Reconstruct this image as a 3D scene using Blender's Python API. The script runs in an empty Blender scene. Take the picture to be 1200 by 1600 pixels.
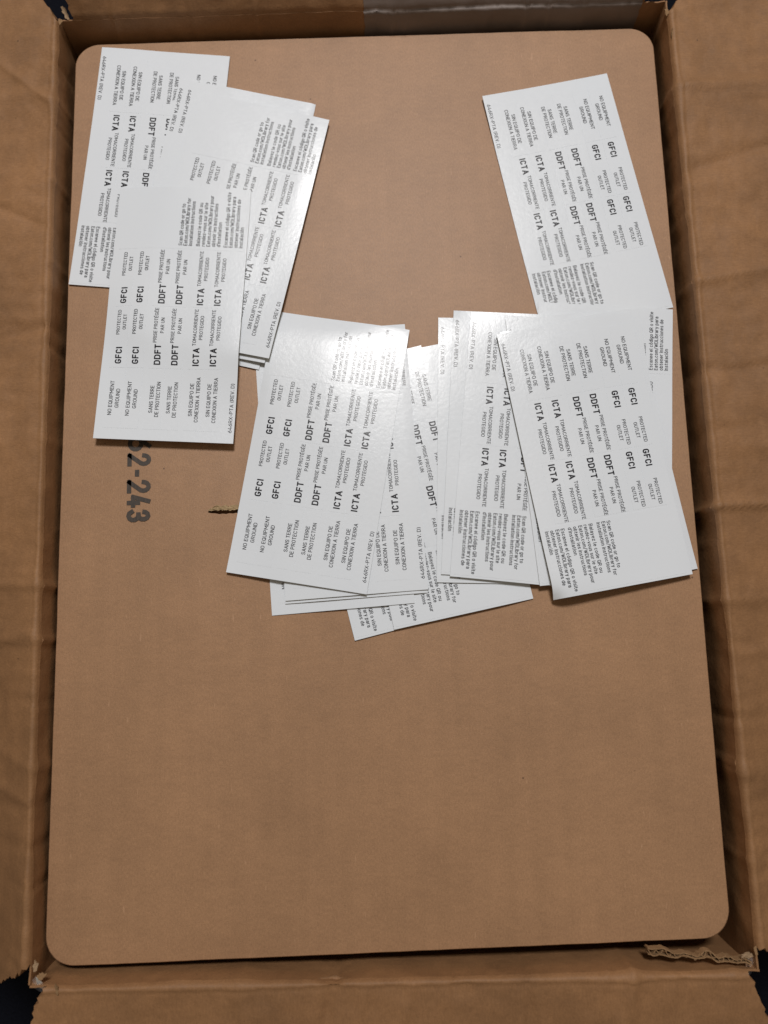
import bpy, bmesh, math, random
import numpy as np
from mathutils import Matrix, Vector, noise

random.seed(7)
scene = bpy.context.scene
col = scene.collection
MM = 0.001

# ------------------------------------------------------------------ camera
cam_data = bpy.data.cameras.new('camera')
cam_data.sensor_fit = 'VERTICAL'
cam_data.sensor_height = 36.0
cam_data.lens = 27.675
cam_data.clip_start = 0.01
cam_data.clip_end = 50
cam_data.dof.use_dof = True
cam_data.dof.focus_distance = 0.345
cam_data.dof.aperture_fstop = 6.5
cam = bpy.data.objects.new('camera', cam_data)
col.objects.link(cam)
CR = [[0.9995071846684452, 0.02974724590948479, -0.010024428011565377],
      [-0.030912251035552264, 0.9882837420534147, -0.1494646377201467],
      [0.00546081789418164, 0.14970085689033427, 0.9887162550065748]]
m4 = Matrix(CR).to_4x4()
m4.translation = Vector((-0.00076495, -0.07849381, 0.34454149))
cam.matrix_world = m4
scene.camera = cam
scene.render.resolution_x = 768
scene.render.resolution_y = 1024

# ------------------------------------------------------------------ light
world = bpy.data.worlds.new('World')
scene.world = world
world.use_nodes = True
bgn = world.node_tree.nodes['Background']
bgn.inputs[0].default_value = (1.0, 0.84, 0.64, 1)
bgn.inputs[1].default_value = 0.18

ld = bpy.data.lights.new('ceiling_lamp', 'AREA')
ld.shape = 'DISK'
ld.size = 0.33
ld.energy = 20.5
ld.color = (1.0, 0.975, 0.96)
lamp = bpy.data.objects.new('ceiling_lamp', ld)
col.objects.link(lamp)
lamp.location = (0.052, 0.775, 1.5)
lamp.rotation_euler = (Vector((0, 0, 0)) - Vector(lamp.location)).to_track_quat('-Z', 'Y').to_euler()

scene.view_settings.view_transform = 'Standard'
scene.view_settings.look = 'None'
scene.view_settings.exposure = 0.0
scene.view_settings.gamma = 1.0
scene.view_settings.use_curve_mapping = False

# ------------------------------------------------------------------ helpers
def link(name, mesh, parent=None):
    o = bpy.data.objects.new(name, mesh)
    col.objects.link(o)
    if parent is not None:
        o.parent = parent
    return o

def empty(name, loc=(0, 0, 0), rz=0.0):
    o = bpy.data.objects.new(name, None)
    o.empty_display_size = 0.01
    col.objects.link(o)
    o.location = loc
    o.rotation_euler = (0, 0, rz)
    return o

def pymesh(name, verts, faces, mats, smooth=None, midx=None):
    me = bpy.data.meshes.new(name)
    me.from_pydata([tuple(map(float, v)) for v in verts], [], faces)
    for m in mats:
        me.materials.append(m)
    if midx is not None:
        me.polygons.foreach_set('material_index', midx)
    if smooth is not None:
        if smooth is True:
            smooth = [True] * len(me.polygons)
        me.polygons.foreach_set('use_smooth', smooth)
    me.update()
    return me

def n3(x, y, z=0.0):
    return noise.noise(Vector((x, y, z)))

# ------------------------------------------------------------------ materials
class NT:
    def __init__(self, name):
        self.m = bpy.data.materials.new(name)
        self.m.use_nodes = True
        self.t = self.m.node_tree
        self.b = self.t.nodes['Principled BSDF']
        self.geo = self.t.nodes.new('ShaderNodeNewGeometry')
    def n(self, typ, **kw):
        nd = self.t.nodes.new(typ)
        for k, v in kw.items():
            setattr(nd, k, v)
        return nd
    def l(self, a, b):
        self.t.links.new(a, b)
    def coords(self, scale=(1, 1, 1)):
        mp = self.n('ShaderNodeMapping')
        mp.inputs['Scale'].default_value = scale
        self.l(self.geo.outputs['Position'], mp.inputs['Vector'])
        return mp.outputs[0]
    def noise(self, vec, scale, detail=4, rough=0.6):
        nd = self.n('ShaderNodeTexNoise')
        nd.inputs['Scale'].default_value = scale
        nd.inputs['Detail'].default_value = detail
        nd.inputs['Roughness'].default_value = rough
        self.l(vec, nd.inputs['Vector'])
        return nd.outputs['Fac']
    def ramp(self, fac, stops):
        r = self.n('ShaderNodeValToRGB')
        e = r.color_ramp.elements
        while len(e) < len(stops):
            e.new(0.5)
        for i, (p, c) in enumerate(stops):
            e[i].position = p
            e[i].color = (*c, 1) if len(c) == 3 else c
        self.l(fac, r.inputs[0])
        return r.outputs[0]
    def mix(self, fac, a, b, mode='MIX'):
        mx = self.n('ShaderNodeMix', data_type='RGBA', blend_type=mode)
        for s, v in ((mx.inputs[0], fac), (mx.inputs[6], a), (mx.inputs[7], b)):
            if hasattr(v, 'is_linked'):
                self.l(v, s)
            else:
                s.default_value = v if not isinstance(v, tuple) or len(v) == 4 else (*v, 1)
        return mx.outputs[2]
    def bump(self, h, strength, dist, prev=None):
        bp = self.n('ShaderNodeBump')
        bp.inputs['Strength'].default_value = strength
        bp.inputs['Distance'].default_value = dist
        self.l(h, bp.inputs['Height'])
        if prev is not None:
            self.l(prev, bp.inputs['Normal'])
        return bp.outputs[0]
    def done(self, colour, rough, normal=None, spec=0.5):
        if hasattr(colour, 'is_linked'):
            self.l(colour, self.b.inputs['Base Color'])
        else:
            self.b.inputs['Base Color'].default_value = (*colour, 1)
        if hasattr(rough, 'is_linked'):
            self.l(rough, self.b.inputs['Roughness'])
        else:
            self.b.inputs['Roughness'].default_value = rough
        self.b.inputs['Specular IOR Level'].default_value = spec
        if normal is not None:
            self.l(normal, self.b.inputs['Normal'])
        return self.m

def kraft(name, base, blotch, fleck, streak, rough=0.6, spec=0.45, bump=0.5, mid=0.0, grain=0.6):
    k = NT(name)
    v = k.coords()
    c = k.ramp(k.noise(v, 14, 4, 0.6), [(0.25, tuple(x * (1 - blotch) for x in base)), (0.75, tuple(min(1, x * (1 + blotch)) for x in base))])
    if mid > 0:
        fm = k.noise(v, 75, 5, 0.65)
        c = k.mix(mid, c, k.ramp(fm, [(0.32, (0.74, 0.72, 0.70)), (0.68, (1.22, 1.20, 1.17))]), 'MULTIPLY')
    # long paper fibres along the machine direction and fine mottling
    vs = k.coords(streak)
    f1 = k.noise(vs, 1500, 3, 0.7)
    c = k.mix(grain, c, k.ramp(f1, [(0.34, (0.80, 0.79, 0.77)), (0.66, (1.16, 1.15, 1.13))]), 'MULTIPLY')
    f2 = k.noise(v, 2200, 2, 0.5)
    c = k.mix(0.5, c, k.ramp(f2, [(0.3, (0.86, 0.85, 0.84)), (0.7, (1.08, 1.08, 1.08))]), 'MULTIPLY')
    fl = k.noise(k.coords((streak[1], streak[0], 1)), 260, 5, 0.75)
    c = k.mix(grain * 0.7, c, k.ramp(fl, [(0.38, (0.90, 0.89, 0.88)), (0.62, (1.08, 1.08, 1.07))]), 'MULTIPLY')
    if mid == 0:
        c = k.mix(0.8, c, k.ramp(k.noise(k.coords((1, 0.04, 1)), 150, 3, 0.6), [(0.3, (0.955, 0.955, 0.95)), (0.7, (1.04, 1.04, 1.045))]), 'MULTIPLY')
        c = k.mix(0.8, c, k.ramp(k.noise(v, 38, 6, 0.7), [(0.3, (0.93, 0.925, 0.92)), (0.7, (1.06, 1.06, 1.06))]), 'MULTIPLY')
        fb = k.noise(k.coords((1.0, 0.22, 1)), 620, 2, 0.5)
        c = k.mix(k.ramp(fb, [(0.70, (0, 0, 0)), (0.76, (0.45, 0.45, 0.45))]), c, tuple(min(1, x * 1.35 + 0.03) for x in base))
    # dark specks
    vr = k.n('ShaderNodeTexVoronoi')
    vr.inputs['Scale'].default_value = 190
    k.l(v, vr.inputs['Vector'])
    sep = k.n('ShaderNodeSeparateColor')
    k.l(vr.outputs['Color'], sep.inputs[0])
    near = k.ramp(vr.outputs['Distance'], [(0.05, (1, 1, 1)), (0.10, (0, 0, 0))])
    pick = k.ramp(sep.outputs[0], [(0.965, (0, 0, 0)), (0.985, (1, 1, 1))])
    mask = k.mix(1.0, near, pick, 'MULTIPLY')
    c = k.mix(mask, c, fleck)
    nb = k.bump(f2, bump, 0.00012)
    nb = k.bump(f1, bump * 0.7, 0.00010, nb)
    if mid > 0:
        nb = k.bump(k.noise(v, 170, 6, 0.7), 0.5, 0.0007, nb)
    rr = k.ramp(f2, [(0.2, (rough - 0.06,) * 3), (0.8, (rough + 0.08,) * 3)])
    return k.done(c, rr, nb, spec)

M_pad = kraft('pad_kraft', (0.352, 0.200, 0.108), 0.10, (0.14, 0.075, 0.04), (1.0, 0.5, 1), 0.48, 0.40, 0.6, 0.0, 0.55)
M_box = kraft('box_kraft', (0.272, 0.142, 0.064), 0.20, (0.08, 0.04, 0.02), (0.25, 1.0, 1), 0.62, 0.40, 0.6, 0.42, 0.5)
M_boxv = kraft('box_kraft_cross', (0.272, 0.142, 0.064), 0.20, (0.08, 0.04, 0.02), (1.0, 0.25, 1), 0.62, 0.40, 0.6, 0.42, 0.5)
M_torn = kraft('torn_fibre', (0.27, 0.165, 0.085), 0.25, (0.2, 0.12, 0.07), (1, 1, 1), 0.85, 0.2, 1.0)
M_fringe = kraft('torn_liner_edge', (0.36, 0.25, 0.155), 0.2, (0.3, 0.2, 0.12), (1, 1, 1), 0.85, 0.2, 1.0)
M_tear = kraft('tear_fibre', (0.39, 0.285, 0.165), 0.3, (0.2, 0.12, 0.07), (1, 1, 1), 0.85, 0.2, 1.0)
M_edge = kraft('pad_edge', (0.32, 0.20, 0.115), 0.15, (0.14, 0.075, 0.04), (1, 1, 0.2), 0.75, 0.3)

k = NT('gloss_label_paper')
v = k.coords()
g1 = k.noise(v, 620, 2, 0.5)
g2 = k.noise(v, 2600, 2, 0.5)
nb = k.bump(g1, 0.6, 0.00006)
nb = k.bump(g2, 0.6, 0.00004, nb)
cc = k.ramp(k.noise(v, 20, 2, 0.5), [(0.3, (0.72, 0.765, 0.82)), (0.7, (0.74, 0.78, 0.83))])
M_paper = k.done(cc, k.ramp(g1, [(0.25, (0.19,) * 3), (0.75, (0.26,) * 3)]), nb, 0.36)

k = NT('label_liner')
M_liner = k.done(k.ramp(k.noise(k.coords(), 300, 2, 0.5), [(0.3, (0.60, 0.57, 0.48)), (0.7, (0.70, 0.67, 0.58))]), 0.6, None, 0.4)

k = NT('label_ink')
v = k.coords()
nb = k.bump(k.noise(v, 620, 2, 0.5), 0.6, 0.00006)
M_ink = k.done((0.014, 0.014, 0.020), 0.24, nb, 0.5)

k = NT('carton_ink')
v = k.coords((1, 0.3, 1))
M_stamp = k.done(k.ramp(k.noise(v, 1500, 3, 0.7), [(0.3, (0.030, 0.024, 0.020)), (0.75, (0.075, 0.055, 0.042))]), 0.55, None, 0.4)

k = NT('carpet_fabric')
v = k.coords()
f = k.noise(v, 900, 3, 0.7)
M_carpet = k.done(k.ramp(f, [(0.3, (0.003, 0.0035, 0.006)), (0.7, (0.012, 0.014, 0.024))]), 0.95, k.bump(f, 1.0, 0.002), 0.1)

k = NT('clear_tape')
v = k.coords()
k.b.inputs['Transmission Weight'].default_value = 0.85
k.b.inputs['IOR'].default_value = 1.45
M_tape = k.done((0.80, 0.83, 0.88), 0.12, k.bump(k.noise(v, 260, 3, 0.6), 0.8, 0.0008), 0.6)

k = NT('dull_grey')  # brownish grey of the strip on the far wall
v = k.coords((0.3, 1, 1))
M_grey = k.done(k.ramp(k.noise(v, 60, 4, 0.6), [(0.3, (0.165, 0.125, 0.105)), (0.7, (0.21, 0.165, 0.145))]), 0.60, k.bump(k.noise(v, 120, 3, 0.6), 0.3, 0.0006), 0.6)

# ------------------------------------------------------------------ floor under the box
GZ = -0.19
me = pymesh('floor', [(-2, -2, GZ), (2, -2, GZ), (2, 2, GZ), (-2, 2, GZ)], [(0, 1, 2, 3)], [M_carpet])
fl = link('floor', me)
fl['kind'] = 'structure'

# ------------------------------------------------------------------ cardboard box
box = empty('cardboard_box', (0, 0, GZ))
box['label'] = 'large opened brown corrugated shipping box with creased flaps folded outward'
box['category'] = 'box'
TH = 0.0042

def side_frame(which):
    # returns a function (s, d, z) -> world, s along the hinge, d outwards
    if which == 'left':
        return lambda s, d, z: (-0.1418 - 0.0006 * (s / 0.2) - d, s, z)
    if which == 'right':
        return lambda s, d, z: (0.1437 + d, s, z)
    if which == 'bottom':
        return lambda s, d, z: (s, -0.2124 - 0.0018 * (s / 0.14) - d, z)
    return lambda s, d, z: (s, 0.2118 + 0.0016 * (s / 0.14) + d, z)

def to_local(p):
    return (p[0], p[1], p[2] - GZ)

def strip_mesh(name, fr, profile, s0, s1, ns, thick, disp, mats, jag=0.0, taper=False):
    """sweep a profile [(d,z)] along s; s0/s1 are functions of d; a closed board with thickness"""
    P = np.array(profile)
    T = np.gradient(P, axis=0)
    T /= np.linalg.norm(T, axis=1)[:, None]
    N = np.stack([-T[:, 1], T[:, 0]], 1)        # points to the inner / upper side
    np_ = len(P)
    verts, faces, sm = [], [], []
    for layer in (0, 1):
        for j in range(np_):
            d, z = P[j]
            a, b = s0(d), s1(d)
            for i in range(ns + 1):
                t = i / ns
                s = a + (b - a) * t
                if jag and i in (0, ns):
                    s += jag * (n3(d * 700, z * 700, 3.1 * i) + 0.5 * n3(d * 2500, z * 1500, 7.7 * i))
                dz = disp(s, j, d, z)
                th_ = thick * (1.0 if not taper else max(0.18, min(1.0, (0.010 - z) / 0.008)))
                dd, zz = P[j] + N[j] * (dz - (th_ if layer else 0))
                verts.append(to_local(fr(s, dd, zz)))
    W_ = ns + 1
    off = np_ * W_
    fl_ = flip
    for j in range(np_ - 1):
        for i in range(ns):
            q = (j * W_ + i, j * W_ + i + 1, (j + 1) * W_ + i + 1, (j + 1) * W_ + i)
            faces.append(q if fl_ else q[::-1]); sm.append(True)
            q2 = tuple(off + x for x in q)
            faces.append(q2[::-1] if fl_ else q2); sm.append(True)
    def rim(a, b):
        b_ = len(verts)
        verts.extend([verts[a], verts[b], verts[off + b], verts[off + a]])
        q = (b_, b_ + 1, b_ + 2, b_ + 3)
        faces.append(q[::-1] if fl_ else q); sm.append(False)
    for i in range(ns):
        rim(i, i + 1)
        rim((np_ - 1) * W_ + i + 1, (np_ - 1) * W_ + i)
    for j in range(np_ - 1):
        rim((j + 1) * W_, j * W_)
        rim(j * W_ + ns, (j + 1) * W_ + ns)
    return pymesh(name, verts, faces, mats, sm)

def creases(seed, lst, amp, fine, droop=0.0):
    rnd = random.Random(int(seed * 10))
    lst = list(lst) + [(rnd.uniform(-0.21, 0.21), rnd.uniform(-0.35, 0.35), rnd.uniform(0.0009, 0.0035), rnd.uniform(-0.0007, 0.0008), rnd.choice([0, 0, 0.004, 0.01])) for _ in range(34)]
    lst = [(a, b, w * 0.8, c * (1.7 if i < 8 else 1.25), e) for i, (a, b, w, c, e) in enumerate(lst)]
    def f(s, j, d, z):
        v = 0.00022 * math.sin(s * 2 * math.pi / 0.0078 + 3 * n3(s * 30, d * 60, seed)) * (0.5 + n3(s * 25, d * 30, seed + 2)) * min(1.0, max(0.0, d / 0.004))
        v += amp * n3(s * 22, d * 40 + z * 30, seed) + fine * n3(s * 120, d * 160 + z * 90, seed + 5) + 0.4 * fine * n3(s * 420, d * 420 + z * 300, seed + 9)
        v -= droop * max(0.0, (0.02 - s) / 0.2) * max(0.0, d - 0.004)
        for (sc, slope, w, a, d0) in lst:
            x = (s - sc - slope * d) / w
            fade = 1.0 if d0 <= 0 else min(1.0, max(0.0, d / d0))
            v += a * math.exp(-abs(x)) * fade
        return v
    return f

def flap_profile(h_d, h_z, ang, length, lip=0.0010):
    # crushed fold, then the board sloping away
    a = math.radians(ang)
    if ang > 20:
        pts = [(h_d - 0.0007, h_z - 0.0022), (h_d - 0.0002, h_z - 0.0008)]
        bx, bz = h_d, h_z
    else:
        pts = [(h_d - 0.0009, h_z - 0.0024), (h_d - 0.0005, h_z - 0.0012), (h_d, h_z - 0.0003), (h_d + 0.0008, h_z),
               (h_d + 0.0016, h_z - 0.0002), (h_d + 0.0023, h_z - 0.0006)]
        bx, bz = h_d + 0.0031, h_z - 0.0006
    ds = np.concatenate([[0], np.arange(1, 44) * 0.0015, np.linspace(0.068, length, 10)])
    for x in ds:
        pts.append((bx + x * math.cos(a), bz + x * math.sin(a)))
    return pts

HZ = 0.012
def wall_profile(bulge):
    pts = [(-bulge, GZ + 0.001), (-bulge, -0.12), (-bulge, -0.06), (-bulge, -0.03), (-bulge, -0.015)]
    for z in np.linspace(-0.010, 0.0100, 11):
        t = (z + 0.010) / 0.020
        pts.append((-bulge + (bulge + 0.0013) * t ** 2.2, z))
    return pts
sides = {
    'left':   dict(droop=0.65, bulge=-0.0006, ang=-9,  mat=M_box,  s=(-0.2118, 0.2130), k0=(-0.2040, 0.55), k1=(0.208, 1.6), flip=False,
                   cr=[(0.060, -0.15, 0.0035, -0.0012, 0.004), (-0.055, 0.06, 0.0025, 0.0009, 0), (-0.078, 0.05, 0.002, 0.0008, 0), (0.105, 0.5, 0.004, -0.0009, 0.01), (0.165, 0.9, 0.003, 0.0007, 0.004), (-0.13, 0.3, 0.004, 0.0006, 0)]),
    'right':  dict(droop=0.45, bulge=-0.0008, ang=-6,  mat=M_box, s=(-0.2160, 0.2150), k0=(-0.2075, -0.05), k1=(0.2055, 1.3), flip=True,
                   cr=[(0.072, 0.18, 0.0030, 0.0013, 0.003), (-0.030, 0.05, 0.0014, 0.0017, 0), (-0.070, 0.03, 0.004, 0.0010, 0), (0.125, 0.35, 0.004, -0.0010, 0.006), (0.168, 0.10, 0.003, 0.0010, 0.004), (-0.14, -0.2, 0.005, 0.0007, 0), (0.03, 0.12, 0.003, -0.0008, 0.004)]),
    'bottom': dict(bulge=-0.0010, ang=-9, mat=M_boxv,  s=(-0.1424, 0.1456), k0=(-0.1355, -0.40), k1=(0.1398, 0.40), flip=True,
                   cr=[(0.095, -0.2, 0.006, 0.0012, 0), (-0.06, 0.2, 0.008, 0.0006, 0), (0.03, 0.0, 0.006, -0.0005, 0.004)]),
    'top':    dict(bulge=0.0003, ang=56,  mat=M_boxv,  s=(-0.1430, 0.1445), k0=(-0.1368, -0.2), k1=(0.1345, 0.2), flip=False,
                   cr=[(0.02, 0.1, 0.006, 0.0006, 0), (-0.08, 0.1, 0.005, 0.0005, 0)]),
}
walls, flaps, frames = {}, {}, {}
for i, (nm, sd) in enumerate(sides.items()):
    fr = side_frame(nm)
    frames[nm] = fr
    flip = sd['flip']
    base_cr = creases(11.3 * i + 2, sd['cr'], 0.0008, 0.00034, sd.get('droop', 0.0))
    wd = lambda s, j, d, z, f=base_cr: f(s, j, d, z) * min(1.0, max(0.0, (z + 0.03) / 0.03))
    L0, L1 = sd['s']
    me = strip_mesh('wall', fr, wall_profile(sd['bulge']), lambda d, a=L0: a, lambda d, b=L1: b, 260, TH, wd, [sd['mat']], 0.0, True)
    walls[nm] = link('wall', me, box)
    (a0, ka), (b0, kb) = sd['k0'], sd['k1']
    fa = (lambda d, a=a0, q=ka: a - abs(q) * min(d, 0.03) if q > 0 else a + q * min(d, 0.03))
    fb = (lambda d, b=b0, q=kb: b + q * min(d, 0.03))
    prof = flap_profile(0.0021, HZ, sd['ang'], 0.125)
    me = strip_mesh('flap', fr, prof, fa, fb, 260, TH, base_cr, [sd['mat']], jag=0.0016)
    flaps[nm] = link('flap', me, box)
walls['top']['label'] = 'shaded inner wall at the far end of the box'

# box floor and the packed filler that carries the pad
def slab(name, x0, x1, y0, y1, z0, z1, mat, parent):
    v = [(x, y, z - GZ) for z in (z0, z1) for (x, y) in ((x0, y0), (x1, y0), (x1, y1), (x0, y1))]
    f = [(3, 2, 1, 0), (4, 5, 6, 7), (0, 1, 5, 4), (1, 2, 6, 5), (2, 3, 7, 6), (3, 0, 4, 7)]
    return link(name, pymesh(name, v, f, [mat]), parent)
slab('bottom_panel', -0.140, 0.142, -0.210, 0.210, GZ + 0.0015, GZ + 0.005, M_box, box)
slab('filler', -0.131, 0.131, -0.198, 0.198, GZ + 0.006, -0.0034, M_box, box)

# thin dull grey strip over the right part of the far wall and its flap
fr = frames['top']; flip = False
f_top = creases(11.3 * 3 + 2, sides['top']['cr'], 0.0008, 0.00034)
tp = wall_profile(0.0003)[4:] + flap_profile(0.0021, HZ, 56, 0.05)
me = strip_mesh('grey_strip', fr, tp, lambda d: 0.0005, lambda d: 0.1335, 120, 0.00012,
                lambda s, j, d, z: f_top(s, j, d, z) * min(1.0, max(0.0, (z + 0.03) / 0.03)) + 0.0003, [M_grey], jag=0.0008)
o = link('grey_strip', me, walls['top'])
o['label'] = 'dull grey strip over the far wall'

# torn corrugated end showing at the near right corner: wavy liners with a fluted sheet between
def ribbon(name, pts, depth, thick, mat, parent):
    """pts: list of (x, y, ztop); a thin standing strip following pts"""
    P = np.array(pts)
    T = np.gradient(P[:, :2], axis=0); T /= np.linalg.norm(T, axis=1)[:, None]
    N = np.stack([-T[:, 1], T[:, 0]], 1) * thick / 2
    v, f = [], []
    n = len(P)
    for j in range(n):
        x, y, z = P[j]
        for sx in (1, -1):
            v.append((x + sx * N[j, 0], y + sx * N[j, 1], z - GZ))
        for sx in (1, -1):
            v.append((x + sx * N[j, 0], y + sx * N[j, 1], z - depth - GZ))
    for j in range(n - 1):
        a, b = 4 * j, 4 * j + 4
        f += [(a, a + 1, b + 1, b), (a + 1, a + 3, b + 3, b + 1), (a + 3, a + 2, b + 2, b + 3), (a + 2, a, b, b + 2)]
    f += [(0, 2, 3, 1), (4 * n - 4, 4 * n - 3, 4 * n - 1, 4 * n - 2)]
    return link(name, pymesh(name, v, f, [mat]), parent)

def wav(x, ph):
    return 0.0013 * n3(x * 170, 0.3 * ph, 4) * 2 * min(1, max(0.0, (x - 0.100) / 0.016)) + 0.0006 * n3(x * 420, ph)
xs = np.linspace(0.1035, 0.1425, 90)
zc = lambda x, q=0.0: 0.0040 + 0.0068 * (x - 0.1) / 0.042 + 0.0006 * n3(x * 900, 2.0 + q) + 0.0003 * n3(x * 2500, 1.0 + q)
ribbon('torn_liner', [(x, -0.2082 - 0.0034 * (x - 0.1) / 0.04 + wav(x, 0.0), zc(x)) for x in xs], 0.0035, 0.0004, M_torn, walls['bottom'])
ribbon('torn_liner', [(x, -0.2102 - 0.0028 * (x - 0.1) / 0.04 + 0.8 * wav(x, 1.1), zc(x, 3.0)) for x in xs], 0.0035, 0.0004, M_torn, walls['bottom'])
ribbon('torn_flute', [(x, -0.2092 - 0.0031 * (x - 0.1) / 0.04 + 0.0009 * math.sin(x * 1900) + wav(x, 0.5), zc(x, 6.0) - 0.0004) for x in xs], 0.0035, 0.00028, M_torn, walls['bottom'])

# ragged paper at the four split corners
def shred(name, c, size, seed, mat, parent, tilt=(0, 0), n=18, stretch=(1, 1), rz=0.0):
    v, f = [], []
    for lay in (0, 1):
        for i in range(n):
            a = 2 * math.pi * i / n
            r = size * (0.75 + 0.55 * n3(math.cos(a) * 2.3, math.sin(a) * 2.3, seed) + 0.25 * n3(math.cos(a) * 7, math.sin(a) * 7, seed + 3))
            x, y = r * math.cos(a) * stretch[0], r * math.sin(a) * stretch[1]
            z = tilt[0] * x + tilt[1] * y + size * 0.25 * n3(x * 500, y * 500, seed + 8)
            x, y = x * math.cos(rz) - y * math.sin(rz), x * math.sin(rz) + y * math.cos(rz)
            v.append((c[0] + x, c[1] + y, c[2] + z - lay * 0.0004 - GZ))
        z = size * 0.22 * n3(seed, 2.0, 1.0)
        v.append((c[0], c[1], c[2] + z - lay * 0.0004 - GZ))
    m = n + 1
    for i in range(n):
        k_ = (i + 1) % n
        f.append((n, i, k_)); f.append((m + n, m + k_, m + i))
        f.append((i, m + i, m + k_, k_))
    return link(name, pymesh(name, v, f, [mat]), parent)

for j, (c, sz, st, rz, par, mt) in enumerate([
        ((-0.1405, 0.2145, 0.0115), 0.0045, (0.45, 1.3), 0.35, 'left', M_fringe),
        ((-0.1345, 0.2155, 0.0130), 0.0050, (1.5, 0.30), -0.10, 'top', M_torn),
        ((-0.1425, 0.2100, 0.0118), 0.0030, (0.5, 1.3), 0.1, 'left', M_torn),
        ((0.1375, 0.2150, 0.0135), 0.0042, (0.7, 1.3), -0.5, 'top', M_fringe),
        ((0.1438, 0.2072, 0.0122), 0.0028, (0.6, 1.4), 0.2, 'right', M_torn),
        ((0.1455, 0.1960, 0.0124), 0.0030, (0.25, 1.6), 0.0, 'right', M_torn),
        ((-0.1400, -0.2045, 0.0112), 0.0030, (0.6, 1.6), -0.1, 'left', M_fringe),
        ((-0.1378, -0.2085, 0.0105), 0.0036, (1.2, 0.7), 0.3, 'bottom', M_torn),
        ((-0.1350, -0.2150, 0.0098), 0.0040, (1.3, 0.55), 0.7, 'bottom', M_fringe),
        ((-0.1310, -0.2128, 0.0122), 0.0030, (0.45, 1.4), 0.1, 'bottom', M_torn),
        ((0.1405, -0.2095, 0.0118), 0.0036, (1.3, 0.6), 0.2, 'right', M_fringe),
        ((0.1440, -0.2080, 0.0122), 0.0028, (0.5, 1.4), 0.1, 'right', M_torn)]):
    shred('torn_paper', c, sz * 0.62, 3.7 * j + 1, mt, flaps[par], (0.25 * math.sin(j * 2.1), 0.3 * math.cos(j * 1.3)), 22, st, rz)

# scraps of clear packing tape hanging at the near corners
def tape_scrap(name, pts, parent):
    n = len(pts)
    v, f = [], []
    for lay in (0, 1):
        for (x, y, z) in pts:
            v.append((x, y, z - lay * 0.00025 - GZ))
        cx = [sum(p[i] for p in pts) / n for i in range(3)]
        v.append((cx[0], cx[1], cx[2] + 0.0014 - lay * 0.00025 - GZ))
    m = n + 1
    for i in range(n):
        k_ = (i + 1) % n
        f += [(n, i, k_), (m + n, m + k_, m + i), (i, m + i, m + k_, k_)]
    return link(name, pymesh(name, v, f, [M_tape]), parent)
tape_scrap('tape_scrap', [(-0.1400, -0.2085, 0.0105), (-0.1375, -0.2110, 0.0100), (-0.1368, -0.2150, 0.0075), (-0.1395, -0.2168, 0.0050), (-0.1425, -0.2140, 0.0065), (-0.1422, -0.2105, 0.0085)], flaps['bottom'])
tape_scrap('tape_scrap', [(0.1402, -0.2098, 0.0100), (0.1440, -0.2100, 0.0085), (0.1462, -0.2140, 0.0060), (0.1455, -0.2185, 0.0040), (0.1430, -0.2205, 0.0045), (0.1412, -0.2150, 0.0078)], flaps['bottom'])

# ------------------------------------------------------------------ kraft pad
pad = empty('cardboard_pad', (0, 0, -0.003))
pad['label'] = 'flat brown cardboard pad with rounded corners lying inside the box'
pad['category'] = 'cardboard pad'
C4 = [(-0.1392, 0.2069), (-0.1405, -0.2089), (0.1395, -0.2069), (0.1409, 0.2089)]   # ccw
RAD = 0.0115
outline = []
for i in range(4):
    p = Vector(C4[i]); a = (Vector(C4[i - 1]) - p).normalized(); b = (Vector(C4[(i + 1) % 4]) - p).normalized()
    ctr = p + (a + b) * RAD
    s, e = p + a * RAD - ctr, p + b * RAD - ctr
    a0 = math.atan2(s.y, s.x); a1 = math.atan2(e.y, e.x)
    while a1 < a0: a1 += 2 * math.pi
    for j in range(13):
        t = a0 + (a1 - a0) * j / 12
        outline.append((ctr.x + RAD * math.cos(t), ctr.y + RAD * math.sin(t)))
fine = []
for i in range(len(outline)):
    a, b = Vector(outline[i]), Vector(outline[(i + 1) % len(outline)])
    m_ = max(1, int((b - a).length / 0.004))
    for j in range(m_):
        q = a + (b - a) * (j / m_)
        o_n = Vector((q.x / 0.14, q.y / 0.21)).normalized()
        fine.append(tuple(q + o_n * (0.00016 * n3(q.x * 60, q.y * 60, 1) + 0.00010 * n3(q.x * 400, q.y * 400, 5))))
outline = fine
# jagged tear
tear_top = [(-0.0752, -0.0242), (-0.0744, -0.0232), (-0.0738, -0.0228), (-0.0726, -0.0229), (-0.0717, -0.0222), (-0.0706, -0.0224), (-0.0694, -0.0218), (-0.0680, -0.0221), (-0.0668, -0.0217), (-0.0655, -0.0219), (-0.0640, -0.0216), (-0.0622, -0.0219), (-0.0600, -0.0215), (-0.0580, -0.0222)]
tear_bot = [(-0.0578, -0.0238), (-0.0596, -0.0250), (-0.0612, -0.0253), (-0.0626, -0.0248), (-0.0640, -0.0251), (-0.0656, -0.0249), (-0.0670, -0.0252), (-0.0686, -0.0250), (-0.0700, -0.0252), (-0.0716, -0.0248), (-0.0732, -0.0247), (-0.0744, -0.0245)]
hole = tear_top + tear_bot
bm = bmesh.new()
ov = [bm.verts.new((x, y, 0.003)) for x, y in outline]
hv = [bm.verts.new((x, y, 0.003)) for x, y in hole]
edges = [bm.edges.new((ov[i], ov[(i + 1) % len(ov)])) for i in range(len(ov))] + [bm.edges.new((hv[i], hv[(i + 1) % len(hv)])) for i in range(len(hv))]
bmesh.ops.triangle_fill(bm, use_beauty=True, use_dissolve=False, edges=edges, normal=(0, 0, 1))
def lower_ring(vs, prev_z):
    pass
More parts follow.
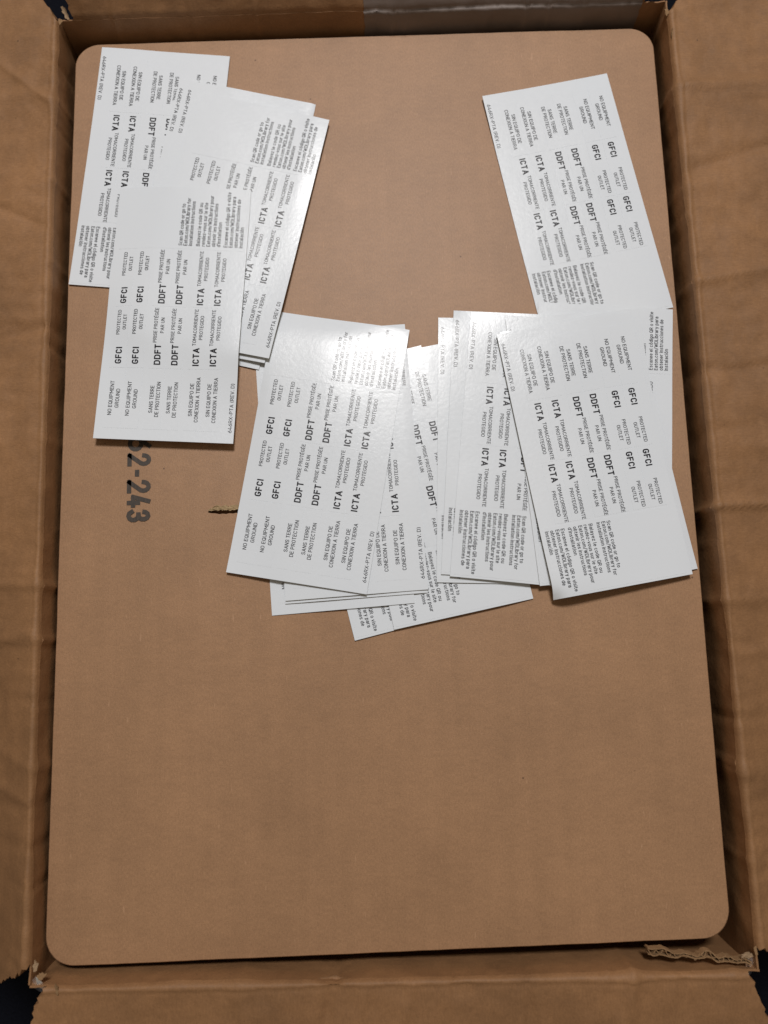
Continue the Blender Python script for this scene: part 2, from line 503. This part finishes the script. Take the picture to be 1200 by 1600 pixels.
# rolled edge: a small bevel ring, then the cut side
cx, cy = 0.0, 0.0
r1 = [bm.verts.new((x + (0.00035 if x > 0 else -0.00035), y + (0.00035 if y > 0 else -0.00035), 0.0026)) for x, y in outline]
r2 = [bm.verts.new((v_.co.x, v_.co.y, 0.0)) for v_ in r1]
side_faces = []
n = len(ov)
for i in range(n):
    j = (i + 1) % n
    bm.faces.new((ov[j], ov[i], r1[i], r1[j]))
    side_faces.append(bm.faces.new((r1[j], r1[i], r2[i], r2[j])))
hb = [bm.verts.new((x, y, 0.0)) for x, y in hole]
for i in range(len(hv)):
    j = (i + 1) % len(hv)
    side_faces.append(bm.faces.new((hv[i], hv[j], hb[j], hb[i])))
bmesh.ops.recalc_face_normals(bm, faces=bm.faces)
for f_ in side_faces:
    f_.material_index = 1
me = bpy.data.meshes.new('board')
bm.to_mesh(me); bm.free()
me.materials.append(M_pad); me.materials.append(M_edge)
link('board', me, pad)
# torn fibres sloping into the tear
v, f = [], []
nx, ny = 40, 7
for j in range(ny):
    t = j / (ny - 1)
    for i in range(nx):
        x = -0.0748 + 0.0170 * i / (nx - 1)
        ytop = -0.0213 - 0.0018 * max(0, (-0.0715 - x) / 0.004) + 0.0009 * n3(x * 600, 9.0) + 0.0006 * n3(x * 2400, 3.0)
        ybot = -0.0236 - 0.0006 * n3(x * 700, 1.0) - 0.0005 * n3(x * 2600, 4)
        y = ytop + (ybot - ytop) * t
        z = 0.00325 + 0.00045 * t + 0.00050 * n3(x * 700, y * 1600, 2) + 0.00035 * n3(x * 2400, y * 3000, 5)
        if j == 0: z = 0.0029
        v.append((x, y, z))
for j in range(ny - 1):
    for i in range(nx - 1):
        a = j * nx + i
        f.append((a, a + nx, a + nx + 1, a + 1))
nv = len(v)
v += [(x, y, z - 0.0006) for x, y, z in v]
f += [tuple(nv + q for q in reversed(t_)) for t_ in f]
o = link('torn_slit', pymesh('torn_slit', v, f, [M_tear]), pad)
o['label'] = 'short ragged tear in the pad showing pale fibres'

# ------------------------------------------------------------------ lettering: narrow upright strokes
def arc(cx, cy, rx, ry, a0, a1, n=7):
    return [(cx + rx * math.cos(math.radians(a0 + (a1 - a0) * i / n)), cy + ry * math.sin(math.radians(a0 + (a1 - a0) * i / n))) for i in range(n + 1)]
def ring(cx, cy, rx, ry):
    return arc(cx, cy, rx, ry, 90, 450, 14)
O_ = [arc(.25, .70, .25, .30, 0, 180) + arc(.25, .30, .25, .30, 180, 360) + [(.5, .70)]]
P_ = [[(0, 0), (0, 1), (.26, 1)] + arc(.26, .74, .22, .26, 90, -90) + [(0, .48)]]
E_ = [[(.42, 1), (0, 1), (0, 0), (.42, 0)], [(0, .52), (.37, .52)]]
o_ = [ring(.21, .36, .21, .36)]
GLYPH = {
    'A': (.54, [[(0, 0), (.27, 1), (.54, 0)], [(.09, .29), (.45, .29)]]),
    'B': (.49, [[(.28, .52), (0, .52)], [(0, 0), (0, 1), (.27, 1)] + arc(.27, .76, .20, .24, 90, -90), [(.27, .52)] + arc(.27, .26, .22, .26, 90, -90) + [(0, 0)]]),
    'C': (.47, [arc(.24, .70, .23, .30, 22, 180) + arc(.24, .30, .23, .30, 180, 338)]),
    'D': (.50, [[(0, 0), (0, 1), (.22, 1)] + arc(.22, .70, .28, .30, 90, 0) + arc(.22, .30, .28, .30, 0, -90) + [(0, 0)]]),
    'E': (.42, E_), 'É': (.42, E_ + [[(.16, 1.16), (.30, 1.32)]]),
    'F': (.40, [[(.40, 1), (0, 1), (0, 0)], [(0, .50), (.35, .50)]]),
    'G': (.49, [arc(.245, .70, .245, .30, 30, 180) + arc(.245, .30, .245, .30, 180, 360) + [(.49, .44), (.30, .44)]]),
    'H': (.50, [[(0, 0), (0, 1)], [(.5, 0), (.5, 1)], [(0, .5), (.5, .5)]]),
    'I': (0.0, [[(0, 0), (0, 1)]]),
    'L': (.38, [[(0, 1), (0, 0), (.38, 0)]]),
    'M': (.64, [[(0, 0), (0, 1), (.32, .32), (.64, 1), (.64, 0)]]),
    'N': (.50, [[(0, 0), (0, 1), (.5, 0), (.5, 1)]]),
    'O': (.50, O_), 'P': (.48, P_), 'Q': (.50, O_ + [[(.30, .22), (.52, -.04)]]),
    'R': (.50, P_ + [[(.25, .48), (.50, 0)]]),
    'S': (.48, [arc(.24, .75, .23, .25, 18, 270) + arc(.24, .25, .24, .25, 90, -162)]),
    'T': (.46, [[(0, 1), (.46, 1)], [(.23, 1), (.23, 0)]]),
    'U': (.50, [[(0, 1)] + arc(.25, .28, .25, .28, 180, 360) + [(.5, 1)]]),
    'V': (.50, [[(0, 1), (.25, 0), (.5, 1)]]),
    'W': (.76, [[(0, 1), (.19, 0), (.38, .85), (.57, 0), (.76, 1)]]),
    'X': (.50, [[(0, 0), (.5, 1)], [(0, 1), (.5, 0)]]),
    '6': (.48, [ring(.24, .30, .24, .30), [(.35, 1), (.04, .44)]]),
    '4': (.48, [[(.36, 0), (.36, .45)], [(.26, 1), (0, .24), (.50, .24)]]),
    '-': (.28, [[(0, .42), (.28, .42)]]), '.': (0.02, [[(0, 0), (0, .06)]]), "'": (0.0, [[(0, .78), (0, 1)]]),
    '(': (.16, [arc(.34, .45, .30, .72, 130, 230)]), ')': (.16, [arc(-.18, .45, .30, .72, 50, -50)]),
    '/': (.32, [[(0, -.05), (.32, 1.05)]]),
    'a': (.38, [[(.03, .60)] + arc(.20, .52, .18, .20, 140, 0) + [(.38, 0)], [(.38, .42), (.17, .42)] + arc(.17, .21, .17, .21, 90, 270) + [(.22, 0), (.38, .13)]]),
    'b': (.42, [[(0, 1), (0, 0)]] + o_), 'c': (.38, [arc(.20, .36, .20, .36, 48, 312, 10)]),
    'd': (.42, o_ + [[(.42, 1), (.42, 0)]]), 'e': (.42, [[(.02, .38), (.42, .38)] + arc(.21, .37, .21, .36, 0, 312, 11)]),
    'f': (.28, [[(.09, 0)] + arc(.25, .82, .16, .18, 180, 85), [(0, .68), (.27, .68)]]),
    'g': (.42, o_ + [[(.42, .72)] + arc(.21, -.10, .21, .17, 0, -145)]),
    'i': (0.0, [[(0, 0), (0, .72)], [(0, .94), (0, 1.02)]]), 'l': (.08, [[(0, 1), (0, .12), (.09, 0)]]),
    'm': (.64, [[(0, 0), (0, .72)], [(0, .5)] + arc(.16, .5, .16, .22, 180, 0) + [(.32, 0)], [(.32, .5)] + arc(.48, .5, .16, .22, 180, 0) + [(.64, 0)]]),
    'n': (.38, [[(0, 0), (0, .72)], [(0, .48)] + arc(.19, .48, .19, .24, 180, 0) + [(.38, 0)]]),
    'o': (.42, o_), 'ó': (.42, o_ + [[(.16, .90), (.30, 1.08)]]),
    'p': (.42, [[(0, .72), (0, -.26)]] + o_), 'r': (.25, [[(0, 0), (0, .72)], [(0, .46)] + arc(.20, .46, .20, .25, 180, 75)]),
    's': (.36, [arc(.18, .54, .17, .18, 25, 270) + arc(.18, .18, .18, .18, 90, -155)]),
    't': (.27, [[(.10, .94)] + arc(.24, .16, .14, .16, 180, 285), [(0, .69), (.26, .69)]]),
    'u': (.38, [[(0, .72)] + arc(.19, .24, .19, .24, 180, 360), [(.38, .72), (.38, 0)]]),
    'v': (.38, [[(0, .72), (.19, 0), (.38, .72)]]), 'y': (.40, [[(0, .72), (.20, .05)], [(.40, .72), (.13, -.26)]]),
    'z': (.36, [[(0, .72), (.36, .72), (0, 0), (.36, 0)]]),
}

def stroke(pts, t, V, F):
    for i in range(1, len(pts) - 1):
        (ax, ay), (bx_, by_), (cx_, cy_) = pts[i - 1], pts[i], pts[i + 1]
        dx1, dy1, dx2, dy2 = bx_ - ax, by_ - ay, cx_ - bx_, cy_ - by_
        l_ = math.hypot(dx1, dy1) * math.hypot(dx2, dy2)
        if l_ > 1e-12 and (dx1 * dx2 + dy1 * dy2) / l_ < -0.25:
            stroke(pts[:i + 1], t, V, F)
            stroke(pts[i:], t, V, F)
            return
    P = [pts[0]]
    for q in pts[1:]:
        if abs(q[0] - P[-1][0]) + abs(q[1] - P[-1][1]) > 1e-5:
            P.append(q)
    closed = len(P) > 3 and abs(P[0][0] - P[-1][0]) + abs(P[0][1] - P[-1][1]) < 1e-4
    if closed:
        P = P[:-1]
    n = len(P); b = len(V); h = t / 2
    for i in range(n):
        d = []
        for (a, c) in ((i - 1, i), (i, i + 1)):
            if not closed and (a < 0 or c > n - 1):
                continue
            x, y = P[c % n][0] - P[a % n][0], P[c % n][1] - P[a % n][1]
            l = math.hypot(x, y)
            d.append((x / l, y / l))
        tx, ty = sum(q[0] for q in d), sum(q[1] for q in d)
        l = math.hypot(tx, ty) or 1.0
        tx, ty = tx / l, ty / l
        m_ = min(1.7, 1 / max(0.2, tx * d[0][0] + ty * d[0][1]))
        x, y = P[i]
        if not closed and i == 0: x, y = x - tx * h * 0.9, y - ty * h * 0.9
        if not closed and i == n - 1: x, y = x + tx * h * 0.9, y + ty * h * 0.9
        V.append((x - ty * h * m_, y + tx * h * m_)); V.append((x + ty * h * m_, y - tx * h * m_))
    for i in range(n if closed else n - 1):
        j_ = (i + 1) % n
        F.append((b + 2 * i + 1, b + 2 * j_ + 1, b + 2 * j_, b + 2 * i))

_cache = {}
def place_text(s, u0, u1, w, cap, bold=False):
    """verts in sheet mm (u, w) and faces; fitted between u0 and u1, baseline at w"""
    key = (s, round(u1 - u0, 3), cap, bold)
    if key not in _cache:
        wt = 0.195 if bold else 0.138
        t = wt * cap
        gap = 0.13 if bold else 0.125
        nat, fixed, xs_ = 0.0, 0.0, []
        for i_, ch in enumerate(s):
            xs_.append((nat, fixed))
            if ch == ' ':
                nat += 0.30
            else:
                nat += GLYPH[ch][0] + gap; fixed += t
        nat -= gap
        sx = (u1 - u0 - fixed) / nat
        V, F = [], []
        for ch, (a, f_) in zip(s, xs_):
            if ch == ' ':
                continue
            for pl in GLYPH[ch][1]:
                stroke([(f_ + t / 2 + (a + x) * sx, t / 2 + y * (cap - t)) for x, y in pl], t, V, F)
        _cache[key] = (np.array(V), F)
    co, fs = _cache[key]
    return np.stack([u0 + co[:, 0], w - co[:, 1]], 1), fs

NUM = {'2': [[(.02, .74)] + arc(.25, .73, .23, .27, 165, -30) + [(0, 0), (.5, 0)]],
       '3': [[(.03, .80)] + arc(.24, .75, .22, .25, 155, -90) + [(.16, .5)], [(.24, .5)] + arc(.24, .25, .25, .25, 90, -160)],
       '4': [[(.34, 0), (.34, .48)], [(.26, 1), (0, .22)], [(.02, .22), (.5, .22)]],
       '6': [ring(.25, .30, .25, .30), [(.36, 1), (.04, .44)]], '-': [[(0, .40), (.22, .40)]]}

# ---- carton number printed on the pad: reads towards the near end
def pad_text(parts, name):
    V, F = [], []
    cap, t, lev, lv = 0.0106, 0.00195, 0.00303, []
    for (ch, u0, u1) in parts:
        sx = (abs(u1 - u0) - t) / max(q[0] for pl in NUM[ch] for q in pl)
        for pl in NUM[ch]:
            b_ = len(V); lev += 0.00003
            stroke([(t / 2 + x * sx - u0, t / 2 + y * (cap - t)) for x, y in pl], t, V, F)
            lv += [lev] * (len(V) - b_)
    V = [(-0.1110 + y, -x, z_) for (x, y), z_ in zip(V, lv)]
    return link(name, pymesh(name, V, F, [M_stamp]), pad)
o = pad_text([('6', 0.0115, 0.0043), ('2', 0.0035, -0.0026), ('-', -0.0040, -0.0073), ('2', -0.0086, -0.0148), ('4', -0.0154, -0.0212), ('3', -0.0220, -0.0276)], 'printed_number')
o['label'] = 'black number 62-243 printed on the pad'

# ------------------------------------------------------------------ sticker sheets
SL, SW = 121.5, 62.0
COLS = [3.5, 11.35, 21.3, 29.15, 39.1, 46.95]
CW = 7.85
def layout():
    cells = []
    for c in range(6):
        x = COLS[c]; k_ = c // 2; dx = (c % 2) * 7.85
        if k_ == 0:
            t1 = [('NO EQUIPMENT', 11, 27, 6.8, 1.75, 0), ('GROUND', 14.5, 23.3, 9.7, 1.75, 0)]
            t2 = [('GFCI', 35.1, 42.8, 8.9, 3.0, 1), ('PROTECTED', 48.7, 60.3, 7.1, 1.65, 0), ('OUTLET', 50.9, 58.1, 10.0, 1.65, 0)]
        elif k_ == 1:
            t1 = [('SANS TERRE', 12.7, 25.3, 24.9, 1.75, 0), ('DE PROTECTION', 10.9, 27.1, 27.7, 1.75, 0)]
            t2 = [('DDFT', 34.9, 44.2, 26.8, 3.0, 1), ('PRISE PROTÉGÉE', 45.0, 61.2, 24.6, 1.65, 0), ('PAR UN', 49.4, 56.6, 27.6, 1.65, 0)]
        else:
            t1 = [('SIN EQUIPO DE', 11.8, 26.9, 42.7, 1.75, 0), ('CONEXION A TIERRA', 9.1, 29.7, 45.5, 1.75, 0)]
            t2 = [('ICTA', 34.8, 42.9, 44.3, 3.0, 1), ('TOMACORRIENTE', 43.9, 61.2, 42.5, 1.65, 0), ('PROTEGIDO', 46.7, 58.1, 45.3, 1.65, 0)]
        sh = lambda t, du: [(s, a + du, b + du, w + dx, cp, bd) for (s, a, b, w, cp, bd) in t]
        cells.append((5.0, 33.2, x, x + CW, sh(t1, 0)))
        cells.append((33.2, 62.0, x, x + CW, sh(t2, 0)))
        cells.append((62.0, 89.7, x, x + CW, sh(t2, 28.45)))
    para = []
    lines = [('Scan QR code or go to', 32.3, 20.8), ('Eaton.com/WDLibrary for', 34.6, 23.8), ('installation instructions', 36.9, 22.2),
             ('Balayez le code QR ou', 40.4, 21.6), ('rendez-vous sur le site', 42.75, 21.8), ('Eaton.com/WDLibrary pour', 45.1, 25.4), ('obtenir les instructions', 47.45, 21.6), ("d'installation", 49.8, 12.3),
             ('Escanee el código QR o visite', 53.0, 27.6), ('Eaton.com/WDLibrary para', 55.35, 25.4), ('obtener instrucciones de', 57.7, 24.2), ('instalación', 60.0, 10.3)]
    for s, w, ln in lines:
        para.append((s, 92.1, 92.1 + ln, w, 1.72, 0))
    cells.append((90.4, 120.6, 2.4, 61.0, para))
    return cells
CELLS = layout()
SERIAL = ('646RX-PTA (REV. D)', 4.8, 27.4, 60.9, 1.7, 0)

# name, centre x, centre y (mm), reading angle, curl function (u,w in 0..1 -> mm), label
Z = lambda u, w: 0.0 * u
SHEETS = [
    ('L1', -102.0, 141.0, -96.0, lambda u, w: 0.7 * (1 - u) ** 4 + 0.6 * u ** 5 * w, 'white sticker sheet at the far left corner of the pad, lowest of its pile'),
    ('N1', 5.2, -16.1, -77.2, lambda u, w: 0.5 * u ** 6, 'tilted white sticker sheet whose corner juts lowest on the bare pad'),
    ('N2', 24.7, -12.6, -79.3, lambda u, w: 0.35 * u ** 6, 'white sticker sheet just above the lowest tilted one, its right corner under the middle pile'),
    ('T1', 97.5, 119.0, -79.5, lambda u, w: 1.0 * (1 - u) ** 4 * w ** 2 + 0.5 * (1 - u) ** 4, 'separate white sticker sheet near the far right corner of the pad, nearly all in view'),
    ('T2', 102.3, 5.9, 84.95, Z, 'sticker sheet reading upward, overlapping the lower end of the far right sheet'),
    ('M3', -19.6, -8.0, 93.2, Z, 'mostly covered sheet with a blank lower left corner showing below the centre fan'),
    ('M4', -13.2, -3.4, 92.7, Z, 'covered sheet showing a thin lower strip between two sheets of the centre fan'),
    ('M2', -13.1, -2.1, 92.8, Z, 'sheet directly under the centre top sheet, its right columns of print showing'),
    ('M', -24.9, 2.8, 79.2, lambda u, w: 1.1 * (1 - u) ** 4 * (1 - w) ** 1.5 + 0.4 * (1 - u) ** 6, 'fully readable top sheet of the centre fan, glaring at its upper right corner'),
    ('P2b', 58.5, 0.9, -92.75, Z, 'leftmost and lowest sheet of the upright pile right of the centre fan'),
    ('P2a', 63.0, 2.8, -95.2, lambda u, w: 0.25 * w ** 4, 'middle sheet of the upright pile right of the centre fan, glaring along its left edge'),
    ('P1', 68.6, 0.5, -97.1, lambda u, w: 0.3 * u ** 5, 'top sheet of the upright pile right of the centre fan, half under the tilted sheet'),
    ('R3', 95.8, 1.4, -86.1, Z, 'sheet peeking out left and below under the topmost right hand sheet'),
    ('R2', 98.5, -1.0, -80.4, lambda u, w: 0.5 * u ** 5, 'sheet under the topmost right hand sheet, its right edge reaching over the pad edge'),
    ('R', 96.0, -2.8, -81.3, lambda u, w: (0.9 + 2.0 * w) * u ** 3 + 0.2 * (1 - u) ** 4, 'topmost right hand sticker sheet, fully readable and tilted, with a raised lower edge'),
    ('L2', -71.7, 120.5, -102.6, Z, 'covered sheet of the upper left pile, showing only the left one of two serial lines'),
    ('L3', -67.1, 119.2, -102.3, Z, 'covered sheet of the upper left pile, showing the right one of two serial lines'),
    ('L6', -66.7, 107.0, 75.4, Z, 'covered sheet of the upper left pile poking out lowest beside the top sheet'),
    ('L5', -64.8, 109.0, 76.3, Z, 'covered sheet of the upper left pile, second lowest to poke out beside the top sheet'),
    ('L4', -62.2, 110.6, 76.0, lambda u, w: 0.9 * w ** 5 + 0.3 * (1 - u) ** 4, 'second sheet of the upper left pile, with a glossy lifted right edge'),
    ('A', -89.7, 68.2, 85.95, lambda u, w: 4.2 * (1 - u) ** 1.7, 'topmost sheet of the upper left pile, fully readable, its lower edge raised over the pad'),
]
THK = 0.30                                  # board of liner and face paper, mm
GX0, GY0, GN, GM = -160.0, -100.0, 330, 330  # 1 mm height field of the pile
HF = np.zeros((GM, GN))
NU, NW = 55, 29
uu = np.linspace(0, SL, NU); wv = np.linspace(0, SW, NW)
UG, WG = np.meshgrid(uu, wv, indexing='ij')

def bil(A, fi, fj):
    fi = np.clip(fi, 0, A.shape[0] - 1.001); fj = np.clip(fj, 0, A.shape[1] - 1.001)
    i = fi.astype(int); j = fj.astype(int); a = fi - i; b = fj - j
    return A[i, j] * (1 - a) * (1 - b) + A[i + 1, j] * a * (1 - b) + A[i, j + 1] * (1 - a) * b + A[i + 1, j + 1] * a * b

def blur(A):
    B = np.pad(A, 1, mode='reflect', reflect_type='odd')
    B = (B[:-2] + 2 * B[1:-1] + B[2:]) / 4
    return (B[:, :-2] + 2 * B[:, 1:-1] + B[:, 2:]) / 4

def dil(A):
    B = np.pad(A, 1, mode='edge')
    return np.max([B[i:i + A.shape[0], j:j + A.shape[1]] for i in range(3) for j in range(3)], axis=0)

def axes(a):
    a = math.radians(a)
    return np.array([math.cos(a), math.sin(a)]), np.array([math.sin(a), -math.cos(a)])

def inside(px, py, sh, margin):
    ud, wd_ = axes(sh[3])
    dx, dy = px - sh[1], py - sh[2]
    u = dx * ud[0] + dy * ud[1]; w = dx * wd_[0] + dy * wd_[1]
    return (np.abs(u) < SL / 2 - margin) & (np.abs(w) < SW / 2 - margin)

gx, gy = np.meshgrid(GX0 + np.arange(GN), GY0 + np.arange(GM))
surf = []
for si, sh in enumerate(SHEETS):
    nm, cx, cy, ang, curl, lab = sh
    ud, wd_ = axes(ang)
    X = cx + (UG - SL / 2) * ud[0] + (WG - SW / 2) * wd_[0]
    Y = cy + (UG - SL / 2) * ud[1] + (WG - SW / 2) * wd_[1]
    base = dil(bil(HF, Y - GY0, X - GX0)) + 0.05
    z = base.copy()
    for it in range(90):
        z = np.maximum(base, blur(z))
    z = blur(blur(z)) + 0.04
    z = z + np.maximum(0, curl(UG / SL, WG / SW))
    wob = np.array([[n3(u * 0.022 + si * 3.1, w * 0.03, si * 1.7) for w in wv] for u in uu])
    z = z + 0.42 * np.maximum(0, wob) ** 1.0 + 0.02
    z = np.maximum(z, base)
    surf.append(z + THK)                    # height of the face paper
    du, dw = gx - cx, gy - cy
    U = du * ud[0] + dw * ud[1] + SL / 2; Wc = du * wd_[0] + dw * wd_[1] + SW / 2
    ins = (U > -0.7) & (U < SL + 0.7) & (Wc > -0.7) & (Wc < SW + 0.7)
    zt = bil(surf[-1], U / SL * (NU - 1), Wc / SW * (NW - 1)) + 0.15
    HF = np.where(ins, np.maximum(HF, zt), HF)

def sheet_z(si, u, w):
    return bil(surf[si], np.asarray(u) / SL * (NU - 1), np.asarray(w) / SW * (NW - 1))

def visible(si, u0, u1, w0, w1):
    sh = SHEETS[si]
    ud, wd_ = axes(sh[3])
    a, b = np.meshgrid(np.linspace(u0, u1, 14), np.linspace(w0, w1, 8))
    px = sh[1] + (a - SL / 2) * ud[0] + (b - SW / 2) * wd_[0]
    py = sh[2] + (a - SL / 2) * ud[1] + (b - SW / 2) * wd_[1]
    hid = np.zeros(px.shape, bool)
    for t in range(si + 1, len(SHEETS)):
        hid |= inside(px, py, SHEETS[t], 0.8)
    return not hid.all()

def grid_slab(name, si, us, ws, top, bot, mats, z0):
    a, b = np.meshgrid(us, ws, indexing='ij')
    zt = sheet_z(si, a, b)
    n_, m_ = a.shape
    V = []
    for off in (top, bot):
        V += [((x - SL / 2) * MM, -(y - SW / 2) * MM, (zz + off - z0) * MM) for x, y, zz in zip(a.ravel(), b.ravel(), zt.ravel())]
    F, S, MI = [], [], []
    k_ = n_ * m_
    for i in range(n_ - 1):
        for j in range(m_ - 1):
            q = (i * m_ + j, i * m_ + j + 1, (i + 1) * m_ + j + 1, (i + 1) * m_ + j)
            F.append(q[::-1]); S.append(True); MI.append(0)
            F.append(tuple(k_ + t for t in q)); S.append(True); MI.append(len(mats) - 1)
    def rim(p, q):
        b_ = len(V)
        V.extend([V[p], V[q], V[k_ + q], V[k_ + p]])
        F.append((b_, b_ + 1, b_ + 2, b_ + 3)); S.append(False); MI.append(len(mats) - 1)
    for i in range(n_ - 1):
        rim(i * m_, (i + 1) * m_)
        rim((i + 1) * m_ + m_ - 1, i * m_ + m_ - 1)
    for j in range(m_ - 1):
        rim(j + 1, j)
        rim((n_ - 1) * m_ + j, (n_ - 1) * m_ + j + 1)
    return pymesh(name, V, F, mats, S, MI)

def letter_mesh(name, si, texts, off, z0):
    V, F = [], []
    for (s, u0, u1, w, cap, bd) in texts:
        co, fs = place_text(s, u0, u1, w, cap, bool(bd))
        if not visible(si, u0, u1, w - cap, w):
            continue
        zt = sheet_z(si, co[:, 0], co[:, 1]) + off - z0
        b = len(V)
        V += [((u - SL / 2) * MM, -(y - SW / 2) * MM, zz * MM) for (u, y), zz in zip(co, zt)]
        F += [tuple(b + q for q in t_) for t_ in fs]
    if not F:
        return None
    return pymesh(name, V, F, [M_ink])

GROUP = 'sticker sheets scattered over the pad'
for si, sh in enumerate(SHEETS):
    nm, cx, cy, ang, curl, lab = sh
    z0 = float(surf[si].min()) - THK
    root = empty('sticker_sheet', (cx * MM, cy * MM, z0 * MM), math.radians(ang))
    root['label'] = lab
    root['category'] = 'sticker sheet'
    root['group'] = GROUP
    link('backing_sheet', grid_slab('backing_sheet', si, uu, wv, 0.0, -THK, [M_paper, M_liner], z0), root)
    for (u0, u1, w0, w1, texts) in CELLS:
        if not visible(si, u0, u1, w0, w1):
            continue
        g = 0.09
        us = np.linspace(u0 + g, u1 - g, max(2, int((u1 - u0) / 2.4)))
        ws = np.linspace(w0 + g, w1 - g, max(3, int((w1 - w0) / 2.4)))
        st = link('sticker', grid_slab('sticker', si, us, ws, 0.045, 0.004, [M_paper], z0), root)
        lm = letter_mesh('lettering', si, texts, 0.105, z0)
        if lm:
            link('lettering', lm, st)
    if visible(si, SERIAL[1], SERIAL[2], SERIAL[3] - 2, SERIAL[3]):
        lm = letter_mesh('serial_lettering', si, [SERIAL], 0.06, z0)
        if lm:
            link('serial_lettering', lm, root)
